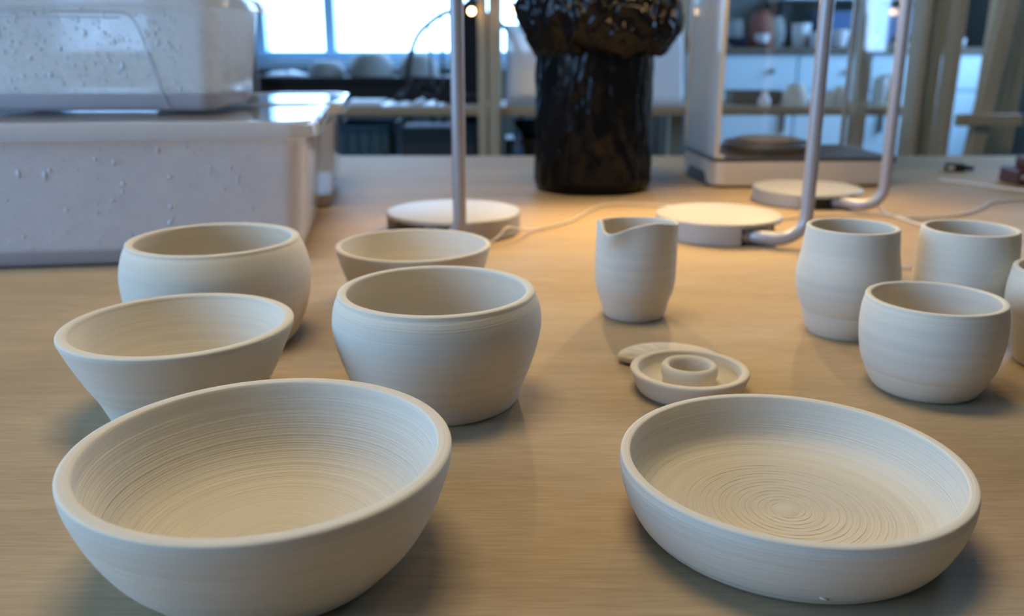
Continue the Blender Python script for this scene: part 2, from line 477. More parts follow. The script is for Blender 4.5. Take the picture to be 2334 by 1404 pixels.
# ------------------------------------------------------------------ thrown vessels
def vessel_profile(outer, t, floor, fillet, lip=None, foot_in=0.012, groove=0.0):
    """outer: (r, z) from base to rim in units; t wall, floor thickness, fillet of the inner corner"""
    O = [Vector((r, z, 0)) for r, z in outer]
    out = catmull(O, 8)
    zt = outer[-1][1]; rt = outer[-1][0]
    lip = t*0.36 if lip is None else lip
    prof = [(0, 0.004), (max(0.02, outer[0][0]-foot_in-0.02), 0.004), (outer[0][0]-foot_in, 0.0)]
    pts = [(p.x, p.y) for p in out if p.y < zt - lip*0.95]
    prof += pts
    ro = pts[-1][0]
    zs = zt - lip
    rt = ro
    for k in range(1, 14):                               # lip: nearly flat on top with eased corners
        a = pi*k/14
        prof.append((rt - t/2 + t/2*math.copysign(abs(cos(a))**0.75, cos(a)), zs + lip*abs(sin(a))**0.55))
    # inner wall
    def r_out(z):
        for a, b in zip(out, out[1:]):
            if a.y <= z <= b.y:
                f = (z-a.y)/max(1e-9, b.y-a.y); return a.x + (b.x-a.x)*f
        return out[0].x if z < out[0].y else out[-1].x
    ztop = zs; n = 80 if groove else 26
    rg = random.Random(int(outer[-1][0]*9000))
    zlow = floor + fillet
    off = rt - t - (r_out(ztop) - t)
    inner = []
    for k in range(n+1):
        z = ztop + (zlow - ztop)*k/n
        inner.append((r_out(z) - t + off*(1-k/n) + (groove*rg.uniform(-1, 1)*min(1, k/6, (n-k)/4)), z))
    prof += inner
    re, ze = inner[-1]
    q = max(2, n//8); sl = (inner[-1-q][0]-inner[-1][0])/max(1e-6, (inner[-1-q][1]-inner[-1][1]))
    fr = min(re*0.85, fillet*1.5 + fillet*max(0, sl)*1.2)
    P0 = Vector((re, ze)); P3 = Vector((re-fr, floor))
    P1 = P0 + Vector((-sl, -1))*fillet*0.55; P2 = P3 + Vector((fr*0.5, 0))
    for k in range(1, 13):
        s = k/12
        p = P0*(1-s)**3 + P1*3*s*(1-s)**2 + P2*3*s*s*(1-s) + P3*s**3
        prof.append((p.x, p.y))
    rr = prof[-1][0]
    for k in range(1, 8):
        prof.append((rr*(1-k/8), floor))
    prof.append((0, floor))
    return prof

def vessel(name, c, outer, t, floor, fillet, label, cat, group, mat=None, tilt=None, wob=0.004, seg=144, warp2=None, lip=None, groove=0.0):
    ph = random.random()*6.28
    def warp(v, a, r, z):
        k = 1 + wob*sin(2*a+ph) + wob*0.5*sin(3*a+ph*2)
        v = Vector((v.x*k, v.y*k, v.z))
        if tilt: v.z += (tilt[0]*cos(a) + tilt[1]*sin(a))*r/outer[-1][0]*(z/outer[-1][1])
        if warp2: v = warp2(v, a, r, z)
        return v * U
    prof = vessel_profile(outer, t, floor, fillet, lip, 0.012, groove)
    o = obj(name, lathe(prof, seg, warp), mat or M_clay, None, True)
    o.location = (c[0]*U, c[1]*U, 0)
    tag(o, label, cat, group)
    return o

GB, GC = 'unglazed clay bowls', 'unglazed clay cups'
bowl_A = vessel('bowl', (-0.492, 1.585), [(.238, 0), (.256, .012), (.276, .035), (.299, .060), (.316, .085), (.330, .11), (.342, .135), (.352, .16), (.362, .19), (.369, .215), (.373, .25)],
                .030, .034, .075, 'large wide cream bowl with fine throwing rings at the front of the table', 'bowl', GB, M_clay_strong, seg=192, groove=0.0007)
bowl_D = vessel('bowl', (-0.934, 2.346), [(.190, 0), (.203, .012), (.215, .040), (.232, .08), (.254, .12), (.276, .165), (.298, .215), (.317, .265)],
                .030, .03, .06, 'flared straight sided clay bowl with a chipped flat rim', 'bowl', GB, M_clay, seg=160, lip=.010)
def on_wall(prof, a, z, out=0.0):                    # point on the outer wall of a vessel, in its own frame
    for (r0, z0), (r1, z1) in zip(prof, prof[1:]):
        if z0 <= z <= z1:
            r = r0 + (r1-r0)*(z-z0)/(z1-z0) + out
            return Vector((r*cos(a), r*sin(a), z))*U
PD = [(.190, 0), (.203, .012), (.215, .040), (.232, .08), (.254, .12), (.276, .165), (.298, .215), (.317, .265)]
for pts in ([(-1.42, .122), (-1.36, .118), (-1.30, .119), (-1.22, .112)], [(-1.02, .120), (-0.97, .117), (-0.93, .118)]):
    obj('scratch', tube(catmull([on_wall(PD, a, z, 0.0002) for a, z in pts], 4), 0.00022, 5), M_clay_fine, bowl_D)
for a, z, sc in ((-2.62, .246, 1.0), (-2.50, .240, 0.7), (-0.42, .252, 0.9), (-0.50, .253, 0.6)):
    bm = bmesh.new()
    bmesh.ops.create_icosphere(bm, subdivisions=2, radius=1, matrix=Matrix.Translation(on_wall(PD, a, z, -0.001)) @ Matrix.Rotation(a, 4, 'Z') @ Matrix.Diagonal((0.0008*sc, 0.0035*sc, 0.0012*sc, 1)))
    obj('chip', bm, M_clay_fine, bowl_D)
bowl_C = vessel('bowl', (-0.218, 2.448), [(.226, 0), (.236, .010), (.252, .055), (.272, .105), (.288, .155), (.299, .20), (.304, .235), (.302, .27), (.294, .303), (.279, .334)],
                .026, .03, .06, 'deep rounded clay bowl that curves in at the rim beside the big front bowl', 'bowl', GB, M_clay)
bowl_E = vessel('bowl', (-1.041, 3.007), [(.245, 0), (.258, .012), (.276, .045), (.297, .095), (.312, .15), (.319, .205), (.320, .25), (.313, .295), (.300, .335), (.284, .365)],
                .028, .03, .06, 'round bellied clay bowl standing close to the plastic boxes', 'bowl', GB, M_clay)
bowl_F = vessel('bowl', (-0.397, 3.461), [(.20, 0), (.212, .010), (.235, .04), (.258, .08), (.278, .125), (.295, .175), (.313, .245)],
                .022, .025, .05, 'small thin walled flared bowl in front of the lamp base, behind the deep bowl', 'bowl', GB, M_clay_fine)
# plate
plate = vessel('shallow_dish', (0.601, 1.719), [(.296, 0), (.312, .008), (.327, .025), (.341, .05), (.353, .08), (.361, .11), (.364, .135), (.362, .158)],
               .021, .030, .045, 'wide shallow clay dish with a spiral on its flat floor', 'dish', None, M_clay_strong, seg=192, groove=0.0004)
# spiral ridge left by the potter's finger on the floor of the dish, and a crumb of clay on its wall
sp = []
for k in range(720):
    a = k/720*2*pi*15; r = (0.012 + 0.21*k/720)*U
    sp.append((r*cos(a), r*sin(a), 0.0302*U + 0.00012*sin(k*0.7)))
obj('spiral_ridge', tube(sp, 0.00017, 5), M_clay_fine, plate)
obj('clay_hump', lathe([(0.03*U, .0300*U), (0.022*U, .0335*U), (0.010*U, .0350*U), (0, .0352*U)], 32), M_clay_fine, plate)
bm = bmesh.new(); bmesh.ops.create_icosphere(bm, subdivisions=2, radius=1, matrix=Matrix.Translation((-0.0075, -0.0826, 0.0085)) @ Matrix.Rotation(radians(18), 4, 'Y') @ Matrix.Diagonal((0.0024, 0.0012, 0.0007, 1)))
tag(obj('clay_crumb', bm, M_clay_fine, plate), 'loose white crumb stuck to the wall')

vessel('cup', (1.267, 2.523), [(.140, 0), (.153, .010), (.168, .035), (.179, .060), (.1815, .069), (.1845, .074), (.189, .083), (.195, .105), (.202, .145), (.206, .185), (.206, .215), (.203, .25), (.195, .287)],
       .018, .022, .05, 'low round clay cup at the right, nearest of the cups', 'cup', GC, M_clay)
vessel('tall_cup', (1.216, 3.082), [(.122, 0), (.127, .008), (.139, .040), (.1475, .078), (.1485, .084), (.1455, .0875), (.151, .091), (.156, .100), (.164, .12), (.174, .16), (.179, .20), (.178, .235), (.171, .275), (.165, .31), (.162, .35), (.157, .393)],
       .017, .02, .05, 'tall waisted clay cup with a pinched belly and a line near its foot', 'cup', GC, M_clay)
vessel('tall_cup', (1.619, 3.050), [(.150, 0), (.158, .01), (.166, .05), (.168, .12), (.169, .2), (.168, .28), (.165, .34), (.159, .393)],
       .017, .02, .05, 'straight cylindrical clay cup standing behind the low round cup', 'cup', GC, M_clay_fine)
vessel('tall_cup', (1.83, 2.72), [(.150, 0), (.16, .01), (.175, .05), (.19, .1), (.205, .17), (.211, .21), (.209, .26), (.20, .32)],
       .018, .02, .05, 'clay cup cut off by the right edge of the photo', 'cup', GC, M_clay)

# pouring jug: rim drops and swells into a lip towards the left front
SP = radians(230)
def jug_warp(v, a, r, z):
    f = max(0.0, min(1.0, (z-0.22)/0.145)); f = f*f*(3-2*f)
    d = (a - SP + pi) % (2*pi) - pi
    g = math.exp(-(d/0.32)**2)
    r1 = math.exp(-((d-1.05)/0.6)**2); r0 = math.exp(-((d+0.72)/0.32)**2)
    u = Vector((cos(a), sin(a), 0))
    v = v + u*(0.036*g - 0.006*r1 - 0.008*r0)*f*f
    v.z += (-0.022*g + 0.017*r1 + 0.012*r0 - 0.006*sin(a))*f*f
    return v
vessel('pouring_jug', (0.476, 3.29), [(.112, 0), (.119, .010), (.126, .035), (.135, .07), (.147, .105), (.153, .14), (.155, .18), (.155, .23), (.155, .29), (.157, .365)],
       .013, .02, .045, 'small clay pouring jug with a pulled lip, standing alone in the middle', 'jug', None, M_clay_fine, seg=160, warp2=jug_warp)

# chamber candlestick: dish, candle ring, shell-like thumb rest
cs = thing('candle_holder', (0.537*U, 2.494*U, 0), 'small clay candle holder with a ring in its dish and a dimpled thumb rest', 'candle holder')
obj('dish', lathe([(r*U, z*U) for r, z in vessel_profile([(.146, 0), (.154, .008), (.164, .03), (.174, .052), (.181, .074)], .025, .022, .024)], 112), M_clay_fine, cs)
ring = [(.078, .018), (.079, .04), (.084, .055), (.085, .070), (.083, .080), (.078, .086), (.071, .087), (.064, .083), (.060, .074), (.060, .05), (.060, .023)]
obj('candle_ring', lathe([(r*U, z*U) for r, z in ring], 80), M_clay_fine, cs)
bm = bmesh.new()
nu, nv = 40, 14
ctr = catmull([(-.150, .205, 0), (-.135, .245, 0), (-.085, .290, 0), (-.005, .300, 0), (.07, .265, 0), (.105, .205, 0), (.11, .14, 0)], 8)
rings = []
for i, p in enumerate(ctr):
    s = i/(len(ctr)-1)
    q = ctr[min(i+1, len(ctr)-1)] - ctr[max(i-1, 0)]; q.normalize()
    nrm = Vector((-q.y, q.x, 0))
    w = 0.055*sqrt(max(0.02, 1-(1-min(1, s/0.22))**2)); h = 0.022*sqrt(max(0.05, 1-(1-min(1, s/0.16))**2))
    row = []
    for k in range(nv):
        a = 2*pi*k/nv
        hh = h*sin(a)
        if sin(a) > 0.2: hh -= 0.0075*max(0, sin(s*52))*max(0, 1-abs(cos(a))/0.55)
        pp = p + nrm*(w*cos(a)) + Vector((0, 0, 0.0225 + hh))
        row.append(bm.verts.new(pp*U))
    rings.append(row)
for A, Bq in zip(rings, rings[1:]):
    for k in range(nv):
        bm.faces.new((A[k], A[(k+1) % nv], Bq[(k+1) % nv], Bq[k]))
bm.faces.new(rings[0][::-1]); bm.faces.new(rings[-1])
bmesh.ops.subdivide_edges(bm, edges=bm.edges[:], cuts=1, use_grid_fill=True, smooth=0.3)
obj('thumb_rest', bm, M_clay_fine, cs)

# ------------------------------------------------------------------ table lamps
def arc_wall(bm, r0, r1, z0, z1, a0, a1, n=64):
    prev = None; first = None
    for i in range(n+1):
        a = a0 + (a1-a0)*i/n
        c = Vector((cos(a), sin(a), 0))
        q = [bm.verts.new(c*r1 + Vector((0, 0, z0))), bm.verts.new(c*r1 + Vector((0, 0, z1))), bm.verts.new(c*r0 + Vector((0, 0, z1))), bm.verts.new(c*r0 + Vector((0, 0, z0)))]
        if prev:
            for k in range(4):
                bm.faces.new((prev[k], prev[(k+1) % 4], q[(k+1) % 4], q[k]))
        else:
            first = q
        prev = q
    bm.faces.new(first[::-1]); bm.faces.new(prev)

def table_lamp(c, r, t, notch, start, corner, pole, label, hz, head):
    """c base centre, start: where the tube leaves the notch, corner: the bend, pole: foot of the upright (all in units)"""
    o = thing('table_lamp', (c[0]*U, c[1]*U, 0), label, 'lamp', 'bent tube lamps on round bases')
    R, T = r*U, t*U
    bm = bmesh.new()
    add_lathe(bm, [(0, T), (R-0.004, T), (R-0.0015, T-0.0006), (R, T-0.0022), (R, T-0.006), (0, T-0.006)], 96)
    a0, a1 = radians(notch[1]), radians(notch[0]+360)
    arc_wall(bm, R*0.55, R, 0.0015, T-0.005, a0, a1, 72)
    obj('base', bm, M_base, o, True, 30)
    bm = lathe([(0, 0.001), (R*0.84, 0.001), (R*0.84, T-0.0065), (0, T-0.0065)], 64)
    tag(obj('cavity', bm, M_black, o, True, 30), 'black hollow in the side of the base')
    l = lambda p, z: Vector(((p[0]-c[0])*U, (p[1]-c[1])*U, z))
    zt = 0.05*U
    s, k, p = l(start, zt), l(corner, zt), l(pole, 0)
    H = hz
    hd = Vector(((head[0]-c[0])*U, (head[1]-c[1])*U, 0))
    # horizontal run, quarter bend, upright, top bend, arm reaching out to the head
    path = [s, s.lerp(k, 0.5), k]
    b = 0.030
    for i in range(1, 9):
        a = pi/2*i/8
        f = sin(a)
        path.append(Vector((k.x + (p.x-k.x)*f, k.y + (p.y-k.y)*f, zt + b*(1-cos(a)))))
    top = H + 0.045
    for i in range(1, 9):
        path.append(Vector((p.x, p.y, zt + b + (top-0.03-zt-b)*i/8)))
    dirv = Vector((hd.x-p.x, hd.y-p.y, 0)).normalized()
    for i in range(1, 9):
        a = pi/2*i/8
        path.append(Vector((p.x, p.y, top-0.03)) + dirv*0.03*(1-cos(a)) + Vector((0, 0, 0.03*sin(a))))
    path.append(Vector((hd.x, hd.y, top)))
    obj('stem', tube(path, 0.0086, 20), M_silver, o)
    bm = lathe([(0.0086, 0.012), (0.0105, 0.012), (0.0105, 0.0), (0.0086, 0.0)], 20)
    d = (k - s).normalized()
    m = d.to_track_quat('Z', 'Y').to_matrix().to_4x4(); m.translation = s
    bmesh.ops.transform(bm, matrix=m, verts=bm.verts)
    obj('collar', bm, M_silver, o)
    # head: a shallow dish reflector over a small frosted bulb
    q = obj('lamp_shade', lathe([(0, 0.046), (0.02, 0.046), (0.040, 0.040), (0.052, 0.028), (0.0505, 0.028), (0.039, 0.0375), (0.019, 0.042), (0, 0.042)], 40), M_silver, o)
    q.location = (hd.x, hd.y, H); q.rotation_euler = (radians(-18), 0, 0)
    q = obj('bulb', lathe([(0, 0.004)] + [(0.016*sin(pi*i/12), 0.020 - 0.016*cos(pi*i/12)) for i in range(1, 12)] + [(0, 0.036)], 24), M_bulb, o)
    q.location = (hd.x, hd.y, H)
    ld = bpy.data.lights.new('lamp_light', 'SPOT')
    ld.energy = GLOW; ld.color = (1.0, 0.67, 0.29); ld.shadow_soft_size = 0.009; ld.spot_size = radians(122); ld.spot_blend = 1.0
    lo_ = bpy.data.objects.new('lamp_light', ld); COL.objects.link(lo_); lo_.parent = o
    lo_.location = (hd.x, hd.y - 0.012, H - 0.018); lo_.rotation_euler = (radians(-33), 0, 0)
    return o

table_lamp((-0.331, 4.93), .378, .120, (-178, -88), (-0.44, 4.64), (-0.36, 4.52), (-0.268, 4.455), 'bent tube lamp behind the bowls, leftmost of the three lamps', 0.365, (0.22, 5.52))
table_lamp((1.150, 4.84), .344, .120, (-82, 10), (1.215, 4.575), (1.37, 4.47), (1.512, 4.45), 'bent tube lamp just behind the jug, middle lamp of the three', 0.365, (1.08, 5.50))
table_lamp((2.000, 5.935), .356, .100, (-114, 12), (2.09, 5.65), (2.20, 5.50), (2.318, 5.45), 'bent tube lamp standing before the glass case, farthest of the three lamps', 0.375, (1.95, 6.20))

def cable(name, pts, r, mat, label, smooth_n=8):
    o = obj(name, tube(catmull(pts, smooth_n), r, 8), mat)
    return tag(o, label, 'cable')
cable('cable', [(-0.030, 1.118, .006), (-0.016, 1.132, .014), (-0.006, 1.145, .022), (0.012, 1.172, .014), (0.03, 1.22, .004), (0.080, 1.279, .003), (0.106, 1.335, .003), (0.129, 1.397, .003), (0.155, 1.432, .003), (0.183, 1.441, .003), (0.239, 1.428, .003), (0.30, 1.40, .003), (0.36, 1.42, .003)],
      0.0016, M_cord, 'thin ivory cable running from the left lamp base toward the bag')
cable('cable', [(0.40, 1.30, .003), (0.47, 1.335, .003), (0.571, 1.339, .003), (0.607, 1.316, .003), (0.66, 1.325, .003), (0.705, 1.351, .003), (0.76, 1.405, .003), (0.799, 1.452, .003), (0.87, 1.482, .003), (1.0, 1.50, .003)],
      0.0017, M_cord, 'thin ivory cable curving behind the cups toward the right edge')
cable('cable', [(0.575, 1.375, .012), (0.585, 1.36, .003), (0.590, 1.30, .003), (0.60, 1.21, .003), (0.57, 1.10, .003), (0.50, 1.02, .003), (0.455, 1.003, .003), (0.41, 1.03, .003), (0.385, 1.10, .004)],
      0.0017, M_wcord, 'thin white cable looping between the two right lamps behind the tall cups')
cable('cable', [(0.834, 1.715, .003), (0.86, 1.69, .003), (0.882, 1.658, .003), (0.91, 1.60, .003), (0.95, 1.56, .003), (1.02, 1.54, .003)],
      0.0022, M_wcord, 'white cable on the bare right end of the table')

# ------------------------------------------------------------------ clear plastic boxes
def rrect(w, d, r, n=8):
    pts = []
    for cx, cy, a0 in ((w/2-r, d/2-r, 0), (-w/2+r, d/2-r, 90), (-w/2+r, -d/2+r, 180), (w/2-r, -d/2+r, 270)):
        for k in range(n+1):
            a = radians(a0 + 90*k/n)
            pts.append((cx + r*cos(a), cy + r*sin(a)))
    return pts

def loft(bm, loops, close0=False, close1=False):
    R = [[bm.verts.new(p) for p in lp] for lp in loops]
    n = len(R[0])
    for a, b in zip(R, R[1:]):
        for k in range(n):
            bm.faces.new((a[k], a[(k+1) % n], b[(k+1) % n], b[k]))
    if close0: bm.faces.new(R[0][::-1])
    if close1: bm.faces.new(R[-1])

def storage_box(loc, rz, w, d, h, label, mat, drops, lid=True, name='storage_box'):
    o = thing(name, loc, label, 'plastic box', 'clear storage boxes', rz)
    L = lambda f, z: [(x, y, z) for x, y in f]
    dr = 0.016                                   # the walls flare upward
    t = 0.0022
    bm = bmesh.new()
    wb, db = w-2*dr, d-2*dr
    f0 = 0.020
    loops = []
    for k in range(0, 9):
        s = k/8; z = f0 + (h-f0)*s
        loops.append(L(rrect(wb+2*dr*(z/h), db+2*dr*(z/h), 0.022+0.006*s), z))
    for k in range(8, -1, -1):
        s = k/8; z = f0 + (h-f0)*s
        loops.append(L(rrect(wb+2*dr*(z/h)-2*t, db+2*dr*(z/h)-2*t, 0.021+0.006*s), max(z, f0+t)))
    loft(bm, loops, True, True)
    obj('tub', bm, mat, o, True, 40)
    bm = bmesh.new()                             # grey looking thick foot
    loft(bm, [L(rrect(wb-0.030, db-0.030, 0.014), 0.0), L(rrect(wb-0.014, db-0.014, 0.018), 0.001), L(rrect(wb-0.004, db-0.004, 0.021), 0.006), L(rrect(wb+2*dr*f0/h, db+2*dr*f0/h, 0.022), f0)], True, True)
    obj('foot', bm, M_plastic_foot, o, True, 40)
    bm = bmesh.new()                             # turned-out rim
    wt, dt = w+0.0, d+0.0
    loft(bm, [L(rrect(wt-2*t, dt-2*t, 0.026), h-0.001), L(rrect(wt-2*t, dt-2*t, 0.026), h+0.004), L(rrect(wt+0.006, dt+0.006, 0.03), h+0.0055), L(rrect(wt+0.022, dt+0.022, 0.036), h+0.004),
              L(rrect(wt+0.028, dt+0.028, 0.038), h-0.002), L(rrect(wt+0.028, dt+0.028, 0.038), h-0.014), L(rrect(wt+0.024, dt+0.024, 0.036), h-0.014), L(rrect(wt+0.023, dt+0.023, 0.036), h-0.001), L(rrect(wt, dt, 0.028), h-0.001)])
    obj('rim', bm, M_plastic_rim, o, True, 40)
    if lid:
        bm = bmesh.new()
        loft(bm, [L(rrect(wt-0.006, dt-0.006, 0.024), h+0.0005), L(rrect(wt-0.006, dt-0.006, 0.024), h+0.003)], True, True)
        obj('lid', bm, M_plastic_rim, o, True, 40)
    if drops:
        bm = bmesh.new()
        rnd = random.Random(drops)
        for i in range(drops):
            z = f0 + 0.004 + (h-f0-0.012)*rnd.random()
            x = (rnd.random()-0.5)*(w-0.10) if rnd.random() < 0.55 else -w/2 + 0.05 + (w-0.1)*rnd.random()**1.8
            s = 0.0006 + 0.0019*rnd.random()**3
            y = -(db/2 + dr*z/h) - s*0.1
            el = 1 + (1.6*rnd.random() if rnd.random() < 0.15 else 0)
            bmesh.ops.create_icosphere(bm, subdivisions=1, radius=s, matrix=Matrix.Translation((x, y, z)) @ Matrix.Diagonal((1, 0.6, el, 1)))
        q = obj('water_droplets', bm, M_drop, o, True)
        q['kind'] = 'stuff'
    return o

ex = Vector((cos(radians(8)), sin(radians(8)), 0)); ey = Vector((-ex.y, ex.x, 0))
c1 = Vector((-0.258, 1.050, 0)) - ex*0.215 + ey*0.14
storage_box(c1, radians(8), 0.462, 0.312, 0.165, 'milky clear plastic box with a lid, at the bottom of the stack at the left', M_plastic, 420)
c2 = c1 + ey*0.365 + ex*0.015
storage_box(c2, radians(8), 0.462, 0.312, 0.165, 'clear plastic box mostly hidden behind the bottom box of the stack', M_plastic_rim, 0)
top = storage_box((-0.372-0.168, 1.128+0.098, 0.1735), radians(1.5), 0.36, 0.225, 0.138, 'misted clear plastic box stacked on top of the lower lidded box', M_plastic_up, 700, False)
def on_front(pts):                               # points (x, z) on the sloping front wall of the top box
    return [(x, -(0.225/2-0.016 + 0.016*z/0.138) - 0.001, z) for x, z in pts]
bm = bmesh.new()
add_tube(bm, on_front([(-0.16, 0.121), (0.0, 0.119), (0.065, 0.118), (0.074, 0.115), (0.080, 0.107), (0.085, 0.092), (0.092, 0.06), (0.100, 0.02), (0.103, 0.004)]), 0.0013, 8)
add_tube(bm, on_front([(-0.085, 0.088), (-0.085, 0.113), (0.0, 0.1125), (0.062, 0.112)]), 0.0009, 8)
tag(obj('moulded_rib', bm, M_plastic_rim, top), 'raised rib that outlines a panel')

# ------------------------------------------------------------------ black bin bag round a tall block
bag = thing('bin_bag', (0.148, 1.636, 0), 'shiny black bin bag wrapped round a tall block, its top folded over', 'bag')
def ridge(p):
    return 1 - 2*abs(noise.noise(p))
def fold(a, z, seedv, zf):
    p = Vector((cos(a)*1.9, sin(a)*1.9, z*zf + seedv))
    q = p + Vector((noise.noise(p*1.7), noise.noise(p*1.7 + Vector((5, 1, 2))), noise.noise(p*1.3)))*0.5
    return 0.50*noise.noise(q) + 0.34*ridge(q*2.1) + 0.20*ridge(q*4.6) + 0.10*ridge(q*9.5)
def body_warp(v, a, r, z):
    u = Vector((cos(a), sin(a), 0))
    k = 0.0085*fold(a, z, 3.1, 4.0)*min(1, z/0.03 + 0.35)
    v = v*0.97 + u*k; v.z = z
    if z < 0.006: v.z = z
    return v
prof = [(0, 0.0), (0.07, 0.0), (0.098, 0.002), (0.107, 0.008), (0.109, 0.02)] + [(0.1085 - 0.005*(i/30), 0.02 + 0.235*i/30) for i in range(1, 31)]
obj('wrapped_body', lathe(prof, 200, body_warp), M_bag, bag)
def top_warp(v, a, r, z):
    u = Vector((cos(a), sin(a), 0))
    s = min(1, r/0.12)
    k = 0.024*fold(a, z, 9.7, 9.0) - 0.013
    w = v + u*k*s
    w.x += 0.004*s
    left = max(0.0, -cos(a))                       # the fold hangs lower and looser on the left, balloons on the right
    w -= u*0.018*left*s*max(0, (0.30-z)/0.06)
    w += u*0.005*max(0, cos(a))*s
    w.z += (0.016*noise.noise(Vector((cos(a)*2.6, sin(a)*2.6, z*14))) + 0.020*fold(a, z, 21.0, 12.0)*0.6 - 0.012*left*max(0, (0.31-z)/0.08))*s
    return w
prof = [(0.094, 0.252), (0.100, 0.240), (0.112, 0.238), (0.128, 0.248), (0.140, 0.264), (0.147, 0.284), (0.147, 0.304), (0.141, 0.322), (0.130, 0.340), (0.112, 0.358), (0.085, 0.374), (0.055, 0.388), (0.025, 0.402), (0, 0.404)]
prof2 = [(p.x, p.y) for p in catmull([(r, z, 0) for r, z in prof], 5)]
prof2[-1] = (0, prof2[-1][1])
obj('folded_top', lathe(prof2, 240, top_warp), M_bag, bag)

# ------------------------------------------------------------------ glass case on a metal base
ca = Vector((0.385, 1.623, 0)); cb = Vector((0.724, 1.645, 0)); cc = Vector((0.356, 1.852, 0))
rz = atan2(cb.y-ca.y, cb.x-ca.x)
W, D = 0.345, 0.232
case = thing('glass_case', (ca + cb)/2 + Vector((-sin(rz), cos(rz), 0))*D/2 + Vector((-0.012, 0, 0)), 'tall glass case on a rounded champagne metal base, seen through to the shelves', 'display case', None, rz)
L3 = lambda f, z: [(x, y, z) for x, y in f]
BH = 0.055
bm = bmesh.new()
loft(bm, [L3(rrect(W-0.006, D-0.006, 0.024), 0.004), L3(rrect(W, D, 0.026), 0.007), L3(rrect(W, D, 0.026), BH-0.007)], True, True)
# hollow under the left side: its shade is put in as a black arch block
obj('base', bm, M_champ, case, True, 35)
bm = bmesh.new()
loft(bm, [L3(rrect(W-0.004, D-0.004, 0.025), BH-0.007), L3(rrect(W-0.004, D-0.004, 0.025), BH)], True, True)
obj('seal', bm, M_dkgrey, case, True, 35)
bm = bmesh.new()
pts = [(-0.075, 0.0), (-0.068, 0.016), (-0.058, 0.024), (0.045, 0.024), (0.055, 0.016), (0.062, 0.0)]
lo = [[(-W/2-0.0008, y, 0.0006+z) for y, z in pts], [(-W/2+0.012, y, 0.0006+z) for y, z in pts]]
loft(bm, lo, True, True)
tag(obj('recess_shade', bm, M_black, case, False), 'black arch for the shade in the hollow under the left side')
for sx in (-1, 1):
    for sy in (-1, 1):
        obj('foot', lathe([(0, 0), (0.012, 0), (0.012, 0.005), (0, 0.005)], 20), M_black, case).location = (sx*(W/2-0.03), sy*(D/2-0.03), 0)
GH = 0.46; gi = 0.006; gt = 0.004
px, py = W/2-gi, D/2-gi
for nm, b in (('front_pane', (-px, px, -py, -py+gt)), ('back_pane', (-px, px, py-gt, py)), ('milky_side_pane', (-px, -px+gt, -py+gt+.001, py-gt-.001)), ('side_pane', (px-gt, px, -py+gt+.001, py-gt-.001))):
    obj(nm, box(*b, BH, BH+GH), M_acrylic if 'milky' in nm else M_glass, case, False)
for sx in (-1, 1):
    for sy in (-1, 1):
        x, y = sx*(px-0.001), sy*(py-0.001)
        obj('corner_post', box(x-0.004, x+0.004, y-0.004, y+0.004, BH, BH+GH, 0.001), M_champ, case, False)
obj('lid', box(-W/2+0.003, W/2-0.003, -D/2+0.003, D/2-0.003, BH+GH, BH+GH+0.008, 0.002), M_champ, case, False)
obj('corner_button', lathe([(0, BH+0.006), (0.006, BH+0.0055), (0.0085, BH+0.003), (0.0085, BH)], 20), M_champ, case).location = (-W/2+0.016, -D/2+0.014, 0)
obj('latch', box(W/2-0.001, W/2+0.014, -0.085, -0.065, 0.022, 0.040, 0.003), M_black, case, False)
obj('latch', box(W/2-0.001, W/2+0.010, -0.10, -0.085, 0.042, 0.056, 0.003), M_black, case, False)
# flat turntable inside the case
tt = thing('turntable', (0.500, 1.745, BH+0.001), 'flat dark turntable with a pale wooden disc lying inside the glass case', 'turntable')
obj('turntable_plate', lathe([(0, 0), (0.07, 0), (0.085, 0.006), (0.088, 0.014), (0.084, 0.019), (0, 0.019)], 56), M_dkgrey, tt, True, 40)
obj('wooden_disc', lathe([(0, 0.019), (0.060, 0.019), (0.061, 0.023), (0.060, 0.026), (0, 0.026)], 56), M_shelf, tt, True, 40)

# ------------------------------------------------------------------ odds and ends on the far end of the table
cl = thing('cable_clip', (0.942, 1.862, 0), 'small black cable connector lying at the far right of the table', 'connector', None, radians(-20))
obj('housing', box(-0.026, 0.014, -0.010, 0.010, 0, 0.017, 0.004), M_black, cl, False)
obj('strain_relief', lathe([(0, 0), (0.006, 0), (0.0045, 0.018), (0, 0.018)], 16), M_black, cl).matrix_local = Matrix.Translation((0.013, 0, 0.008)) @ Matrix.Rotation(radians(90), 4, 'Y')
obj('window_label', box(-0.020, -0.008, -0.0106, -0.0095, 0.004, 0.012), M_wcord, cl, False)
rt = thing('wooden_clamp', (1.000, 1.685, 0), 'dark red brown wooden clamp with a round knob at the right end of the table', 'clamp')
obj('clamp_body', box(-0.046, 0.06, -0.03, 0.04, 0, 0.030, 0.004), M_redwood, rt, False)
obj('clamp_jaw', box(-0.024, 0.06, -0.02, 0.03, 0.030, 0.052, 0.004), M_redwood, rt, False)
obj('knob', lathe([(0, 0.052), (0.014, 0.052), (0.022, 0.058), (0.027, 0.068), (0.025, 0.080), (0.015, 0.088), (0, 0.09)], 32), M_redwood, rt).location = (0.005, 0.0, 0)
obj('bolt', lathe([(0, 0), (0.005, 0), (0.005, 0.003), (0, 0.004)], 16), M_silver, rt).matrix_local = Matrix.Translation((-0.036, -0.030, 0.016)) @ Matrix.Rotation(radians(90), 4, 'X')

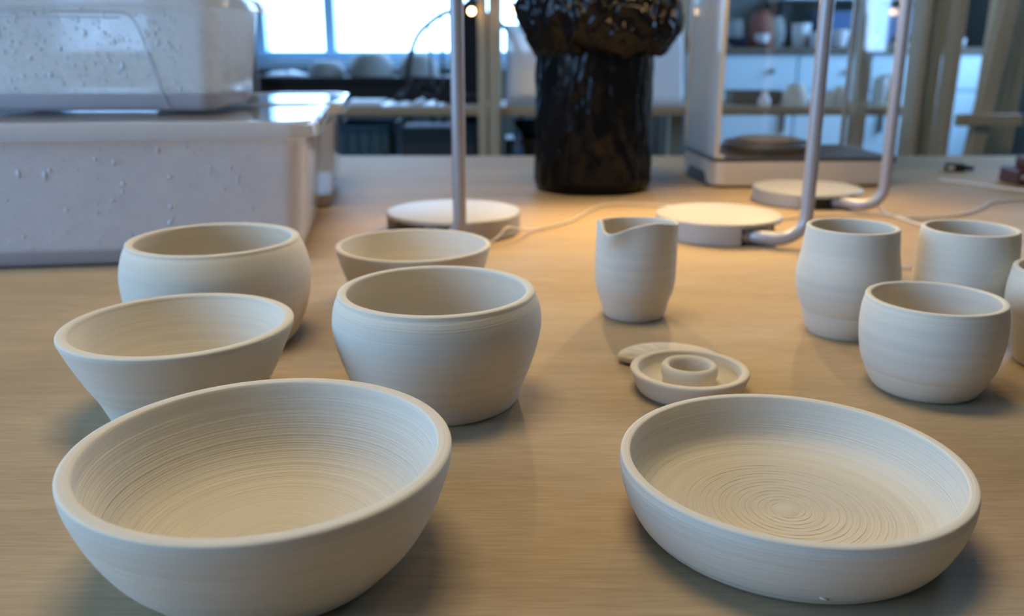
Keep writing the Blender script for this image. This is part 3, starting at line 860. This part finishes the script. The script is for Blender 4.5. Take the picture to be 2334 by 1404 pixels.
# ------------------------------------------------------------------ open timber shelving behind the table
rk = thing('timber_shelving', (0, 3.0, FZ), 'open shelving of rough pine studs and boards behind the work table', 'shelving')
def stud(x, y, w, d, top=1.9, x2=None, y2=None):
    x2 = x if x2 is None else x2
    bm = bmesh.new(); add_beam(bm, (x, y-3.0, 0), (x2, (y2 or y)-3.0, top), w, d, 0.003)
    return obj('stud', bm, M_stud, rk, False)
stud(-0.096, 2.975, 0.030, 0.045); stud(-0.058, 2.99, 0.036, 0.07)
stud(1.135, 2.94, 0.040, 0.045)
stud(0.62, 3.40, 0.050, 0.05)
obj('shelf_board', box(-0.75, 1.34, 0.0, 0.42, 0.745+0.028, 0.745+0.055, 0.003), M_shelf, rk, False)
obj('shelf_board', box(-0.75, 1.34, 0.02, 0.42, 0.54, 0.565, 0.003), M_shelf, rk, False)
stud(1.30, 3.39, 0.045, 0.045); stud(-0.06, 3.39, 0.045, 0.045)
SZ = FZ + 0.80                                    # top of the main shelf board
# timber stacked upright at the right
sk = thing('stud_frame', (1.4, 2.8, FZ), 'leaning frame of pine studs with a cross rail at the right', 'timber frame')
def stud2(p, q, w, d, m=M_stud):
    bm = bmesh.new(); add_beam(bm, Vector(p)-Vector((1.4, 2.8, FZ)), Vector(q)-Vector((1.4, 2.8, FZ)), w, d, 0.003)
    return obj('stud', bm, m, sk, False)
stud2((1.250, 2.80, FZ), (1.235, 2.80, 1.3), 0.022, 0.09)
stud2((1.285, 2.86, FZ), (1.285, 2.86, 1.3), 0.026, 0.09)
stud2((1.340, 2.92, FZ), (1.340, 2.92, 1.3), 0.028, 0.10)
stud2((1.335, 2.78, FZ), (1.345, 2.78, 1.3), 0.030, 0.06)
stud2((1.352, 2.72, FZ), (1.540, 2.72, 1.3), 0.042, 0.045)
stud2((1.478, 2.80, FZ), (1.500, 2.80, 1.3), 0.075, 0.045)
stud2((1.560, 2.86, FZ), (1.575, 2.86, 1.3), 0.045, 0.09)
obj('cross_rail', box(1.335-1.4, 1.53-1.4, -0.125, -0.098, 0.765, 0.80, 0.003), M_stud, sk, False)
# foot plate that carries the frame
obj('foot_plate', box(1.22-1.4, 1.62-1.4, -0.12, 0.12, -0.0, 0.04, 0.003), M_stud, sk, False)

# things on the main shelf board
GSH = 'clay cups on the shelf behind the glass case'
def small_pot(name, x, y, z, prof, mat, label, cat, group=None, seg=28):
    o = obj(name, lathe(prof, seg), mat, None, True, 50)
    o.location = (x, y, z)
    return tag(o, label, cat, group)
def cup_prof(rb, rt, h, t=0.004):
    return [(0, 0), (rb*0.9, 0), (rb, 0.003), ((rb*0.4+rt*0.6), h*0.6), (rt, h-0.002), (rt-t*0.5, h), (rt-t, h-0.002), (rb*0.4+rt*0.6-t, h*0.6), (rb-t, 0.008), (0, 0.008)]
def dome_prof(rb, rt, h, t=0.004):                 # a cup stood upside down
    return [(0, h-0.006), (rt-t, h-0.008), (rb-t, 0), (rb, 0), (rb, 0.004), ((rb+rt)/2+0.004, h*0.55), (rt, h-0.006), (rt*0.85, h), (0, h)]
small_pot('upturned_cup', 0.985, 3.14, SZ, dome_prof(0.050, 0.028, 0.072), M_cup, 'broad cream cup stood upside down, left of the middle lamp pole', 'cup', GSH)
small_pot('shelf_cup', 1.100, 3.13, SZ, cup_prof(0.014, 0.018, 0.046), M_cup, 'smallest cream cup on the shelf, just right of the middle lamp pole', 'cup', GSH)
small_pot('shelf_cup', 1.142, 3.15, SZ, cup_prof(0.018, 0.022, 0.062), M_cup, 'cream cup second from the middle lamp pole on the shelf', 'cup', GSH)
small_pot('shelf_cup', 1.178, 3.09, SZ, cup_prof(0.014, 0.017, 0.050), M_cup, 'short cream cup in front of the shelf row', 'cup', GSH)
small_pot('shelf_cup', 1.222, 3.16, SZ, cup_prof(0.020, 0.024, 0.060), M_cup, 'cream cup standing right behind the shelf post', 'cup', GSH)
small_pot('shelf_beaker', 1.272, 3.13, SZ, cup_prof(0.022, 0.026, 0.092), M_white, 'tall pale beaker on the shelf near the far lamp pole', 'beaker', GSH)
small_pot('shelf_beaker', 1.318, 3.19, SZ, cup_prof(0.022, 0.028, 0.100), M_cup, 'tallest cream beaker at the right end of the shelf', 'beaker', GSH)
o = thing('wooden_tray', (0.855, 3.20, SZ), 'low brown wooden tray on the shelf at the left edge of the glass case', 'tray')
bm = bmesh.new()
add_box(bm, -0.085, 0.085, -0.06, 0.06, 0, 0.006, 0.001)
obj('tray_bottom', bm, M_brown, o, False)
bm = bmesh.new()
for b in ((-0.085, 0.085, -0.06, -0.054), (-0.085, 0.085, 0.054, 0.06), (-0.085, -0.079, -0.054, 0.054), (0.079, 0.085, -0.054, 0.054)):
    add_box(bm, *b, 0.006, 0.045, 0.001)
obj('tray_side', bm, M_brown, o, False)
small_pot('small_bottle', 0.866, 3.09, SZ, [(0, 0), (0.019, 0), (0.021, 0.004), (0.021, 0.022), (0.011, 0.032), (0.009, 0.048), (0, 0.049)], M_white, 'small white bottle in front of the wooden tray', 'bottle')
# paper, plastic scraps, dark cloth on the left half of the shelf
def crumple(nx, ny, sx, sy, amp, fr, seedv, base=0.0015):
    bm = bmesh.new(); bot = []; topv = []
    for i in range(nx+1):
        for j in range(ny+1):
            x = (i/nx-0.5)*sx; y = (j/ny-0.5)*sy
            e = min(1, 5*min(i/nx, 1-i/nx, j/ny, 1-j/ny)+0.12)
            z = base + amp*e*abs(noise.noise(Vector((x*fr, y*fr, seedv))) + 0.5*noise.noise(Vector((x*fr*2.4, y*fr*2.4, seedv))))
            topv.append(bm.verts.new((x + 0.01*noise.noise(Vector((x*30, y*30, 1))), y, z+0.0012))); bot.append(bm.verts.new((x, y, 0)))
    f = lambda a, i, j: a[i*(ny+1)+j]
    for i in range(nx):
        for j in range(ny):
            bm.faces.new((f(topv, i, j), f(topv, i+1, j), f(topv, i+1, j+1), f(topv, i, j+1)))
            bm.faces.new((f(bot, i, j), f(bot, i, j+1), f(bot, i+1, j+1), f(bot, i+1, j)))
    bd = [(i, 0) for i in range(nx)] + [(nx, j) for j in range(ny)] + [(i, ny) for i in range(nx, 0, -1)] + [(0, j) for j in range(ny, 0, -1)]
    for (a, b) in zip(bd, bd[1:]+bd[:1]):
        bm.faces.new((f(topv, *a), f(bot, *a), f(bot, *b), f(topv, *b)))
    return bm
o = obj('paper_stack', crumple(10, 8, 0.13, 0.22, 0.010, 14, 1.0, 0.012), M_paper); o.location = (-0.520, 3.15, SZ)
tag(o, 'pale blue lit stack of paper on the shelf beside the plastic boxes', 'paper')
o = obj('crumpled_film', crumple(26, 14, 0.22, 0.14, 0.028, 24, 4.0), simple('pale_film', (0.5, 0.56, 0.66), 0.18)); o.location = (-0.335, 3.10, SZ)
tag(o, 'crumpled pale plastic film on the shelf in front of the dark chair', 'plastic film')
o = obj('dark_cloth', crumple(26, 14, 0.30, 0.16, 0.085, 11, 7.0, 0.02), M_blackcloth); o.location = (-0.27, 3.28, SZ)
tag(o, 'bundled black cloth on the shelf behind the crumpled film', 'cloth')
# translucent sheets leaning on the back of the shelf
def leaning_sheet(x0, x1, y, h, label, m):
    bm = bmesh.new(); lo = []
    n = 12
    for s, dy in ((0, 0.0), (1, 0.0)):
        pass
    front = []; back = []
    for i in range(n+1):
        for j in range(9):
            x = x0 + (x1-x0)*i/n; z = h*j/8
            yy = 0.10*z/h + 0.006*noise.noise(Vector((x*12, z*6, x0)))
            front.append(bm.verts.new((x, yy, z))); back.append(bm.verts.new((x, yy+0.004, z)))
    f = lambda a, i, j: a[i*9+j]
    for i in range(n):
        for j in range(8):
            bm.faces.new((f(front, i, j), f(front, i+1, j), f(front, i+1, j+1), f(front, i, j+1)))
            bm.faces.new((f(back, i, j), f(back, i, j+1), f(back, i+1, j+1), f(back, i+1, j)))
    for i in range(n):
        bm.faces.new((f(front, i, 0), f(back, i, 0), f(back, i+1, 0), f(front, i+1, 0)))
        bm.faces.new((f(front, i, 8), f(front, i+1, 8), f(back, i+1, 8), f(back, i, 8)))
    for j in range(8):
        bm.faces.new((f(front, 0, j), f(front, 0, j+1), f(back, 0, j+1), f(back, 0, j)))
        bm.faces.new((f(front, n, j), f(back, n, j), f(back, n, j+1), f(front, n, j+1)))
    o = obj('plastic_sheet', bm, m); o.location = (0, y, SZ)
    return tag(o, label, 'plastic sheet', 'milky plastic sheets leaning on the shelf')
leaning_sheet(-0.022, 0.30, 3.12, 0.27, 'grey blue plastic sheet leaning on the shelf at the left of the black bag', M_sheet)
leaning_sheet(0.40, 0.592, 3.10, 0.27, 'white plastic sheet leaning on the shelf at the right of the black bag', frosted('white_sheet', 0.12, (0.80, 0.83, 0.88), False, 0.2))
# under the shelf
LZ = FZ + 0.565
o = thing('crate', (-0.52, 3.22, LZ), 'dark teal plastic crate on the lower shelf beside the plastic boxes', 'crate')
bm = bmesh.new()
loft(bm, [L3(rrect(0.18, 0.26, 0.012), 0), L3(rrect(0.20, 0.28, 0.014), 0.17), L3(rrect(0.194, 0.274, 0.012), 0.17), L3(rrect(0.174, 0.254, 0.01), 0.004)], True, True)
obj('crate_body', bm, M_teal, o, True, 40)
bm = bmesh.new()
loft(bm, [L3(rrect(0.205, 0.285, 0.015), 0.155), L3(rrect(0.212, 0.292, 0.017), 0.157), L3(rrect(0.212, 0.292, 0.017), 0.171), L3(rrect(0.202, 0.282, 0.014), 0.171)])
obj('crate_rim', bm, M_teal, o, True, 40)
for x in (-0.06, -0.02, 0.02, 0.06):
    obj('crate_rib', box(x-0.004, x+0.004, -0.145, -0.132, 0.012, 0.155, 0.001), M_teal, o, False)
o = thing('cardboard_box', (-0.26, 3.24, LZ), 'dark grey box on the lower shelf under the black cloth', 'box')
obj('box_body', box(-0.13, 0.13, -0.12, 0.12, 0, 0.15, 0.004), M_dark, o, False)
for sx in (-1, 1):
    obj('box_flap', box(min(sx*0.003, sx*0.132), max(sx*0.003, sx*0.132), -0.121, 0.121, 0.1505, 0.154, 0.001), M_dark, o, False)
small_pot('black_basin', 0.075, 3.16, LZ+0.12, [(0, 0), (0.04, 0), (0.06, 0.03), (0.072, 0.06), (0.069, 0.06), (0.056, 0.03), (0.038, 0.005), (0, 0.005)], M_black, 'black basin on the lower shelf at the left of the bag', 'basin')
o = thing('wooden_crate', (0.075, 3.18, LZ), 'dark wooden block under the black basin', 'block')
obj('block_body', box(-0.10, 0.10, -0.08, 0.08, 0, 0.12, 0.003), M_dwood, o, False)
small_pot('blue_bottle', 0.018, 3.055, LZ, [(0, 0), (0.02, 0), (0.022, 0.004), (0.022, 0.10), (0.012, 0.118), (0.010, 0.13), (0.013, 0.131), (0.013, 0.155), (0, 0.156)], M_blue, 'small blue bottle on the lower shelf under the grey sheet', 'bottle')

# ------------------------------------------------------------------ windsor chair, black cloth, desk under the window
ch = thing('windsor_chair', (-0.20, 3.72, FZ), 'dark windsor chair with a hooped spindle back in front of the window', 'chair')
sz = 0.46
bm = lathe([(0, sz), (0.20, sz), (0.225, sz+0.012), (0.225, sz+0.028), (0.205, sz+0.036), (0.12, sz+0.028), (0, sz+0.024)], 48)
obj('seat', bm, M_dwood, ch, True)
hoop = [(-0.19, 0.12, sz+0.03), (-0.235, 0.14, 0.66), (-0.245, 0.15, 0.82), (-0.238, 0.155, 0.93), (-0.205, 0.165, 1.03), (-0.155, 0.17, 1.085), (-0.085, 0.175, 1.13), (0, 0.18, 1.145),
        (0.085, 0.175, 1.13), (0.155, 0.17, 1.085), (0.205, 0.165, 1.03), (0.238, 0.155, 0.93), (0.245, 0.15, 0.82), (0.235, 0.14, 0.66), (0.19, 0.12, sz+0.03)]
obj('back_hoop', tube(catmull(hoop, 5), 0.012, 10), M_dwood, ch)
for k, (xb, xt, zt) in enumerate(((-0.135, -0.150, 1.085), (-0.09, -0.098, 1.12), (-0.045, -0.048, 1.137), (0, 0, 1.143), (0.045, 0.048, 1.137), (0.09, 0.098, 1.12), (0.135, 0.150, 1.085))):
    obj('spindle', tube([(xb, 0.13, sz+0.03), ((xb+xt)/2, 0.155, (sz+zt)/2), (xt, 0.175, zt)], [0.006, 0.008, 0.005], 8), M_dwood, ch)
for sx in (-1, 1):
    for sy in (-1, 1):
        obj('leg', tube([(sx*0.13, sy*0.12, sz+0.005), (sx*0.165, sy*0.155, 0.22), (sx*0.20, sy*0.19, 0.0)], [0.012, 0.018, 0.011], 10), M_dwood, ch)
    obj('stretcher', tube([(sx*0.166, -0.156, 0.21), (sx*0.166, 0, 0.21), (sx*0.166, 0.156, 0.21)], [0.008, 0.012, 0.008], 8), M_dwood, ch)
obj('stretcher', tube([(-0.166, 0, 0.21), (0, 0, 0.21), (0.166, 0, 0.21)], [0.008, 0.012, 0.008], 8), M_dwood, ch)
# black coat over a stand to the right of the chair
st = thing('coat_stand', (-0.150, 3.475, FZ), 'slim black coat hanging on a stand between the lamp pole and the studs', 'coat stand')
bm = bmesh.new(); add_lathe(bm, [(0, 0), (0.06, 0), (0.06, 0.012), (0.012, 0.02), (0.012, 1.18), (0, 1.185)], 24)
obj('stand_pole', bm, M_black, st, True, 40)
def coat_warp(v, a, r, z):
    k = 1 + 0.18*sin(a*5+z*2) + 0.10*sin(a*9)
    return Vector((v.x*k, v.y*k*0.7, v.z))
obj('coat', lathe([(0.014, 1.165), (0.030, 1.15), (0.044, 1.11), (0.047, 1.0), (0.048, 0.9), (0.052, 0.78), (0.054, 0.62), (0.056, 0.5), (0.05, 0.5), (0.04, 0.9), (0.014, 1.13)], 60, coat_warp), M_blackcloth, st)

dk = thing('dark_desk', (-0.86, 4.62, FZ), 'dark stained desk under the window carrying upturned grey bowls', 'desk')
DZ = 0.855
obj('desk_top', box(-0.42, 0.62, -0.16, 0.26, DZ-0.03, DZ, 0.004), M_dwood, dk, False)
obj('desk_apron', box(-0.40, 0.60, -0.13, -0.11, DZ-0.16, DZ-0.03, 0.003), M_dwood, dk, False)
for x in (-0.38, 0.58):
    for y in (-0.12, 0.22):
        obj('leg', box(x-0.025, x+0.025, y-0.025, y+0.025, 0, DZ-0.03, 0.003), M_dwood, dk, False)
DT = FZ + DZ
GPB = 'grey bowls drying on the desk under the window'
def wide_dome(name, x, y, r, h, label):
    return small_pot(name, x, y, DT, [(0, h-0.012), (r*0.5, h-0.014), (r*0.85, h*0.5), (r-0.008, 0), (r, 0), (r, 0.008), (r*0.93, h*0.45), (r*0.72, h*0.85), (r*0.5, h-0.002), (0, h)], M_bisque, label, 'bowl', GPB, 36)
wide_dome('drying_bowl', -0.935, 4.60, 0.095, 0.075, 'low grey bowl upside down on the desk, leftmost of three')
wide_dome('drying_bowl', -0.705, 4.58, 0.118, 0.115, 'large grey bowl upside down on the desk, middle one of three')
wide_dome('drying_bowl', -0.475, 4.60, 0.105, 0.108, 'grey bowl upside down on the desk behind the chair hoop')
o = obj('folded_cloth', crumple(16, 10, 0.21, 0.16, 0.045, 12, 12.0, 0.006), M_paper); o.location = (-1.13, 4.56, DT)
tag(o, 'pale folded cloth at the left end of the dark desk', 'cloth')
bd = thing('brown_board', (-1.245, 4.30, FZ), 'tall narrow brown board standing at the left of the window behind the top box', 'board')
obj('board', box(-0.040, 0.040, -0.012, 0.012, 0.0, 1.155, 0.002), M_brown, bd, False)
obj('board_edge', box(-0.046, -0.040, -0.013, 0.013, 0.0, 1.155, 0.001), M_stud, bd, False)
# brown post beside the white sheet
bp = thing('brown_post', (0.615, 3.48, FZ), 'dark brown timber post behind the white plastic sheet', 'post')
obj('post', box(-0.028, 0.028, -0.022, 0.022, 0, 1.9, 0.003), M_brown, bp, False)
obj('post_base', box(-0.045, 0.045, -0.04, 0.04, 0, 0.03, 0.003), M_brown, bp, False)

# ------------------------------------------------------------------ white cabinets with a cluttered counter
cb_ = thing('base_cabinet', (1.55, 4.55, FZ), 'long white base cabinet tinted for blue daylight, with drawers along the back wall', 'cabinet')
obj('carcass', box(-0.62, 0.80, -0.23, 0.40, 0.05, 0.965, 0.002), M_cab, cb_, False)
obj('plinth', box(-0.60, 0.78, -0.19, 0.38, 0.0, 0.05), M_dkgrey, cb_, False)
for i, (a, b) in enumerate(((-0.615, -0.205), (-0.195, 0.265), (0.275, 0.795))):
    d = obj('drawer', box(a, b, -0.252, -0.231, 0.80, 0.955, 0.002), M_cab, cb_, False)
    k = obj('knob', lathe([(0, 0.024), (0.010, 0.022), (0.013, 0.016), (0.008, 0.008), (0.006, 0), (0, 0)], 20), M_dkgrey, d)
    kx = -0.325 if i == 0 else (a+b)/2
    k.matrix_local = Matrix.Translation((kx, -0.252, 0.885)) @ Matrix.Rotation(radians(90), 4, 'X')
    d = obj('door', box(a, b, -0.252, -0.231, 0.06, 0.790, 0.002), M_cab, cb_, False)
    obj('door_handle', box(b-0.05, b-0.04, -0.275, -0.253, 0.60, 0.70, 0.002), M_dkgrey, d, False)
ct = thing('countertop', (1.55, 4.55, FZ+0.965), 'brown wooden countertop lying on the white cabinets', 'countertop')
obj('counter_board', box(-0.65, 0.84, -0.27, 0.44, 0, 0.028, 0.003), M_brown, ct, False)
obj('backsplash', box(-0.65, 0.84, 0.425, 0.44, 0.0281, 0.09, 0.002), M_brown, ct, False)
CT = FZ + 0.965 + 0.0285
GCL = 'vessels crowded on the countertop'
def jar(h, r, n=0.6):
    return [(0, 0), (r*0.75, 0), (r*0.95, h*0.2), (r, h*0.5), (r*0.85, h*0.8), (r*n, h*0.92), (r*n*1.1, h), (r*n*0.95, h), (r*n*0.85, h*0.9), (r*0.7, h*0.5), (0, 0.006)]
def bowlp(h, r):
    return [(0, 0), (r*0.45, 0), (r*0.75, h*0.35), (r, h), (r-0.004, h), (r*0.7, h*0.4), (r*0.4, 0.006), (0, 0.006)]
small_pot('counter_bowl', 1.085, 4.42, CT, bowlp(0.045, 0.055), M_navy, 'dark blue bowl at the left end of the countertop', 'bowl', GCL)
small_pot('counter_plate', 1.185, 4.40, CT, bowlp(0.020, 0.075), M_terra, 'brown red plate on the countertop, under a white cup', 'plate', GCL)
small_pot('counter_cup', 1.200, 4.40, CT+0.0065, cup_prof(0.025, 0.034, 0.055), M_white, 'white cup standing on the brown red plate', 'cup', GCL)
small_pot('counter_jar', 1.245, 4.62, CT, jar(0.175, 0.062), M_terra, 'round terracotta jar at the back of the countertop', 'jar', GCL)
small_pot('counter_jar', 1.135, 4.66, CT, jar(0.14, 0.05), M_bisque, 'grey jar left of the terracotta jar on the countertop', 'jar', GCL)
small_pot('counter_jar', 1.345, 4.70, CT, jar(0.15, 0.05), M_bisque, 'grey jar right of the terracotta jar on the countertop', 'jar', GCL)
small_pot('counter_cup', 1.395, 4.44, CT, cup_prof(0.034, 0.045, 0.11), M_white, 'tall white cup left of the middle lamp pole, on the countertop', 'cup', GCL)
small_pot('counter_cup', 1.455, 4.38, CT, cup_prof(0.028, 0.036, 0.07), M_white, 'white cup almost hidden by the middle lamp pole', 'cup', GCL)
small_pot('counter_cup', 1.565, 4.38, CT, cup_prof(0.030, 0.040, 0.08), M_white, 'white cup just right of the middle lamp pole, on the countertop', 'cup', GCL)
small_pot('counter_jar', 1.640, 4.46, CT, jar(0.09, 0.042), M_green, 'dark green jar between white vessels on the countertop', 'jar', GCL)
small_pot('counter_bowl', 1.705, 4.40, CT, bowlp(0.05, 0.05), M_white, 'white bowl beside the dark green jar', 'bowl', GCL)
o = thing('storage_crate', (1.66, 4.74, CT), 'slate blue storage crate at the back of the countertop', 'crate', GCL)
bm = bmesh.new()
loft(bm, [L3(rrect(0.22, 0.16, 0.012), 0), L3(rrect(0.24, 0.18, 0.014), 0.17), L3(rrect(0.232, 0.172, 0.012), 0.17), L3(rrect(0.212, 0.152, 0.01), 0.006)], True, True)
obj('crate_body', bm, M_blue, o, True, 40)
bm = bmesh.new()
loft(bm, [L3(rrect(0.243, 0.183, 0.014), 0.152), L3(rrect(0.254, 0.194, 0.016), 0.154), L3(rrect(0.254, 0.194, 0.016), 0.172), L3(rrect(0.241, 0.181, 0.013), 0.172)])
obj('crate_rim', bm, M_blue, o, True, 40)
o = thing('storage_crate', (1.95, 4.74, CT), 'second slate blue crate, behind the navy bundle', 'crate', GCL)
bm = bmesh.new()
loft(bm, [L3(rrect(0.20, 0.16, 0.012), 0), L3(rrect(0.22, 0.18, 0.014), 0.19), L3(rrect(0.212, 0.172, 0.012), 0.19), L3(rrect(0.192, 0.152, 0.01), 0.006)], True, True)
obj('crate_body', bm, M_blue, o, True, 40)
bm = bmesh.new()
loft(bm, [L3(rrect(0.223, 0.183, 0.014), 0.172), L3(rrect(0.234, 0.194, 0.016), 0.174), L3(rrect(0.234, 0.194, 0.016), 0.192), L3(rrect(0.221, 0.181, 0.013), 0.192)])
obj('crate_rim', bm, M_blue, o, True, 40)
o = thing('white_tray', (1.90, 4.40, CT), 'flat white tray on the right part of the countertop', 'tray')
bm = bmesh.new()
loft(bm, [L3(rrect(0.20, 0.16, 0.012), 0), L3(rrect(0.22, 0.18, 0.016), 0.022), L3(rrect(0.21, 0.17, 0.012), 0.022), L3(rrect(0.194, 0.154, 0.01), 0.005)], True, True)
obj('tray_body', bm, M_white, o, True, 40)
obj('tray_lip', box(-0.03, 0.03, -0.105, -0.0905, 0.014, 0.019, 0.001), M_white, o, False)
o = obj('navy_bundle', crumple(14, 12, 0.15, 0.11, 0.06, 16, 15.0, 0.015), M_navy); o.location = (1.90, 4.40, CT+0.0055)
tag(o, 'navy cloth bundle heaped in the white tray', 'cloth', GCL)
small_pot('counter_cup', 2.13, 4.38, CT, cup_prof(0.03, 0.036, 0.04), M_white, 'low white cup on the countertop seen between the leaning studs', 'cup', GCL)
# wall shelf above the counter and a dark bracket post
ws = thing('wall_shelf', (1.68, 4.84, FZ+1.225), 'white wall shelf above the crates, held by a black upright', 'shelf')
obj('shelf_board', box(-0.30, 0.50, -0.15, 0.20, 0, 0.03, 0.003), M_white, ws, False)
obj('bracket', box(-0.295, -0.255, -0.10, 0.20, -0.20, -0.001, 0.003), M_black, ws, False)
obj('bracket', box(0.42, 0.46, -0.10, 0.20, -0.20, -0.001, 0.003), M_black, ws, False)

# string lights hung in front of the studs
for (x, y, z, lab) in ((-0.128, 2.93, 0.362, 'small warm round bulb hanging beside the double stud'), (0.000, 2.93, 0.362, 'small warm round bulb hanging at the left of the black bag')):
    o = thing('pendant_bulb', (x, y, z), lab, 'pendant lamp', 'small warm pendant bulbs')
    obj('bulb', lathe([(0, -0.011)] + [(0.011*sin(pi*i/10), -0.011*cos(pi*i/10)) for i in range(1, 10)] + [(0, 0.011)], 16), M_string, o)
    obj('socket', lathe([(0, 0.010), (0.006, 0.010), (0.006, 0.026), (0, 0.027)], 14), M_black, o)
    obj('flex', tube([(0, 0, 0.026), (0, 0, 0.8), (0, 0, ZC - z)], 0.0018, 6), M_black, o)
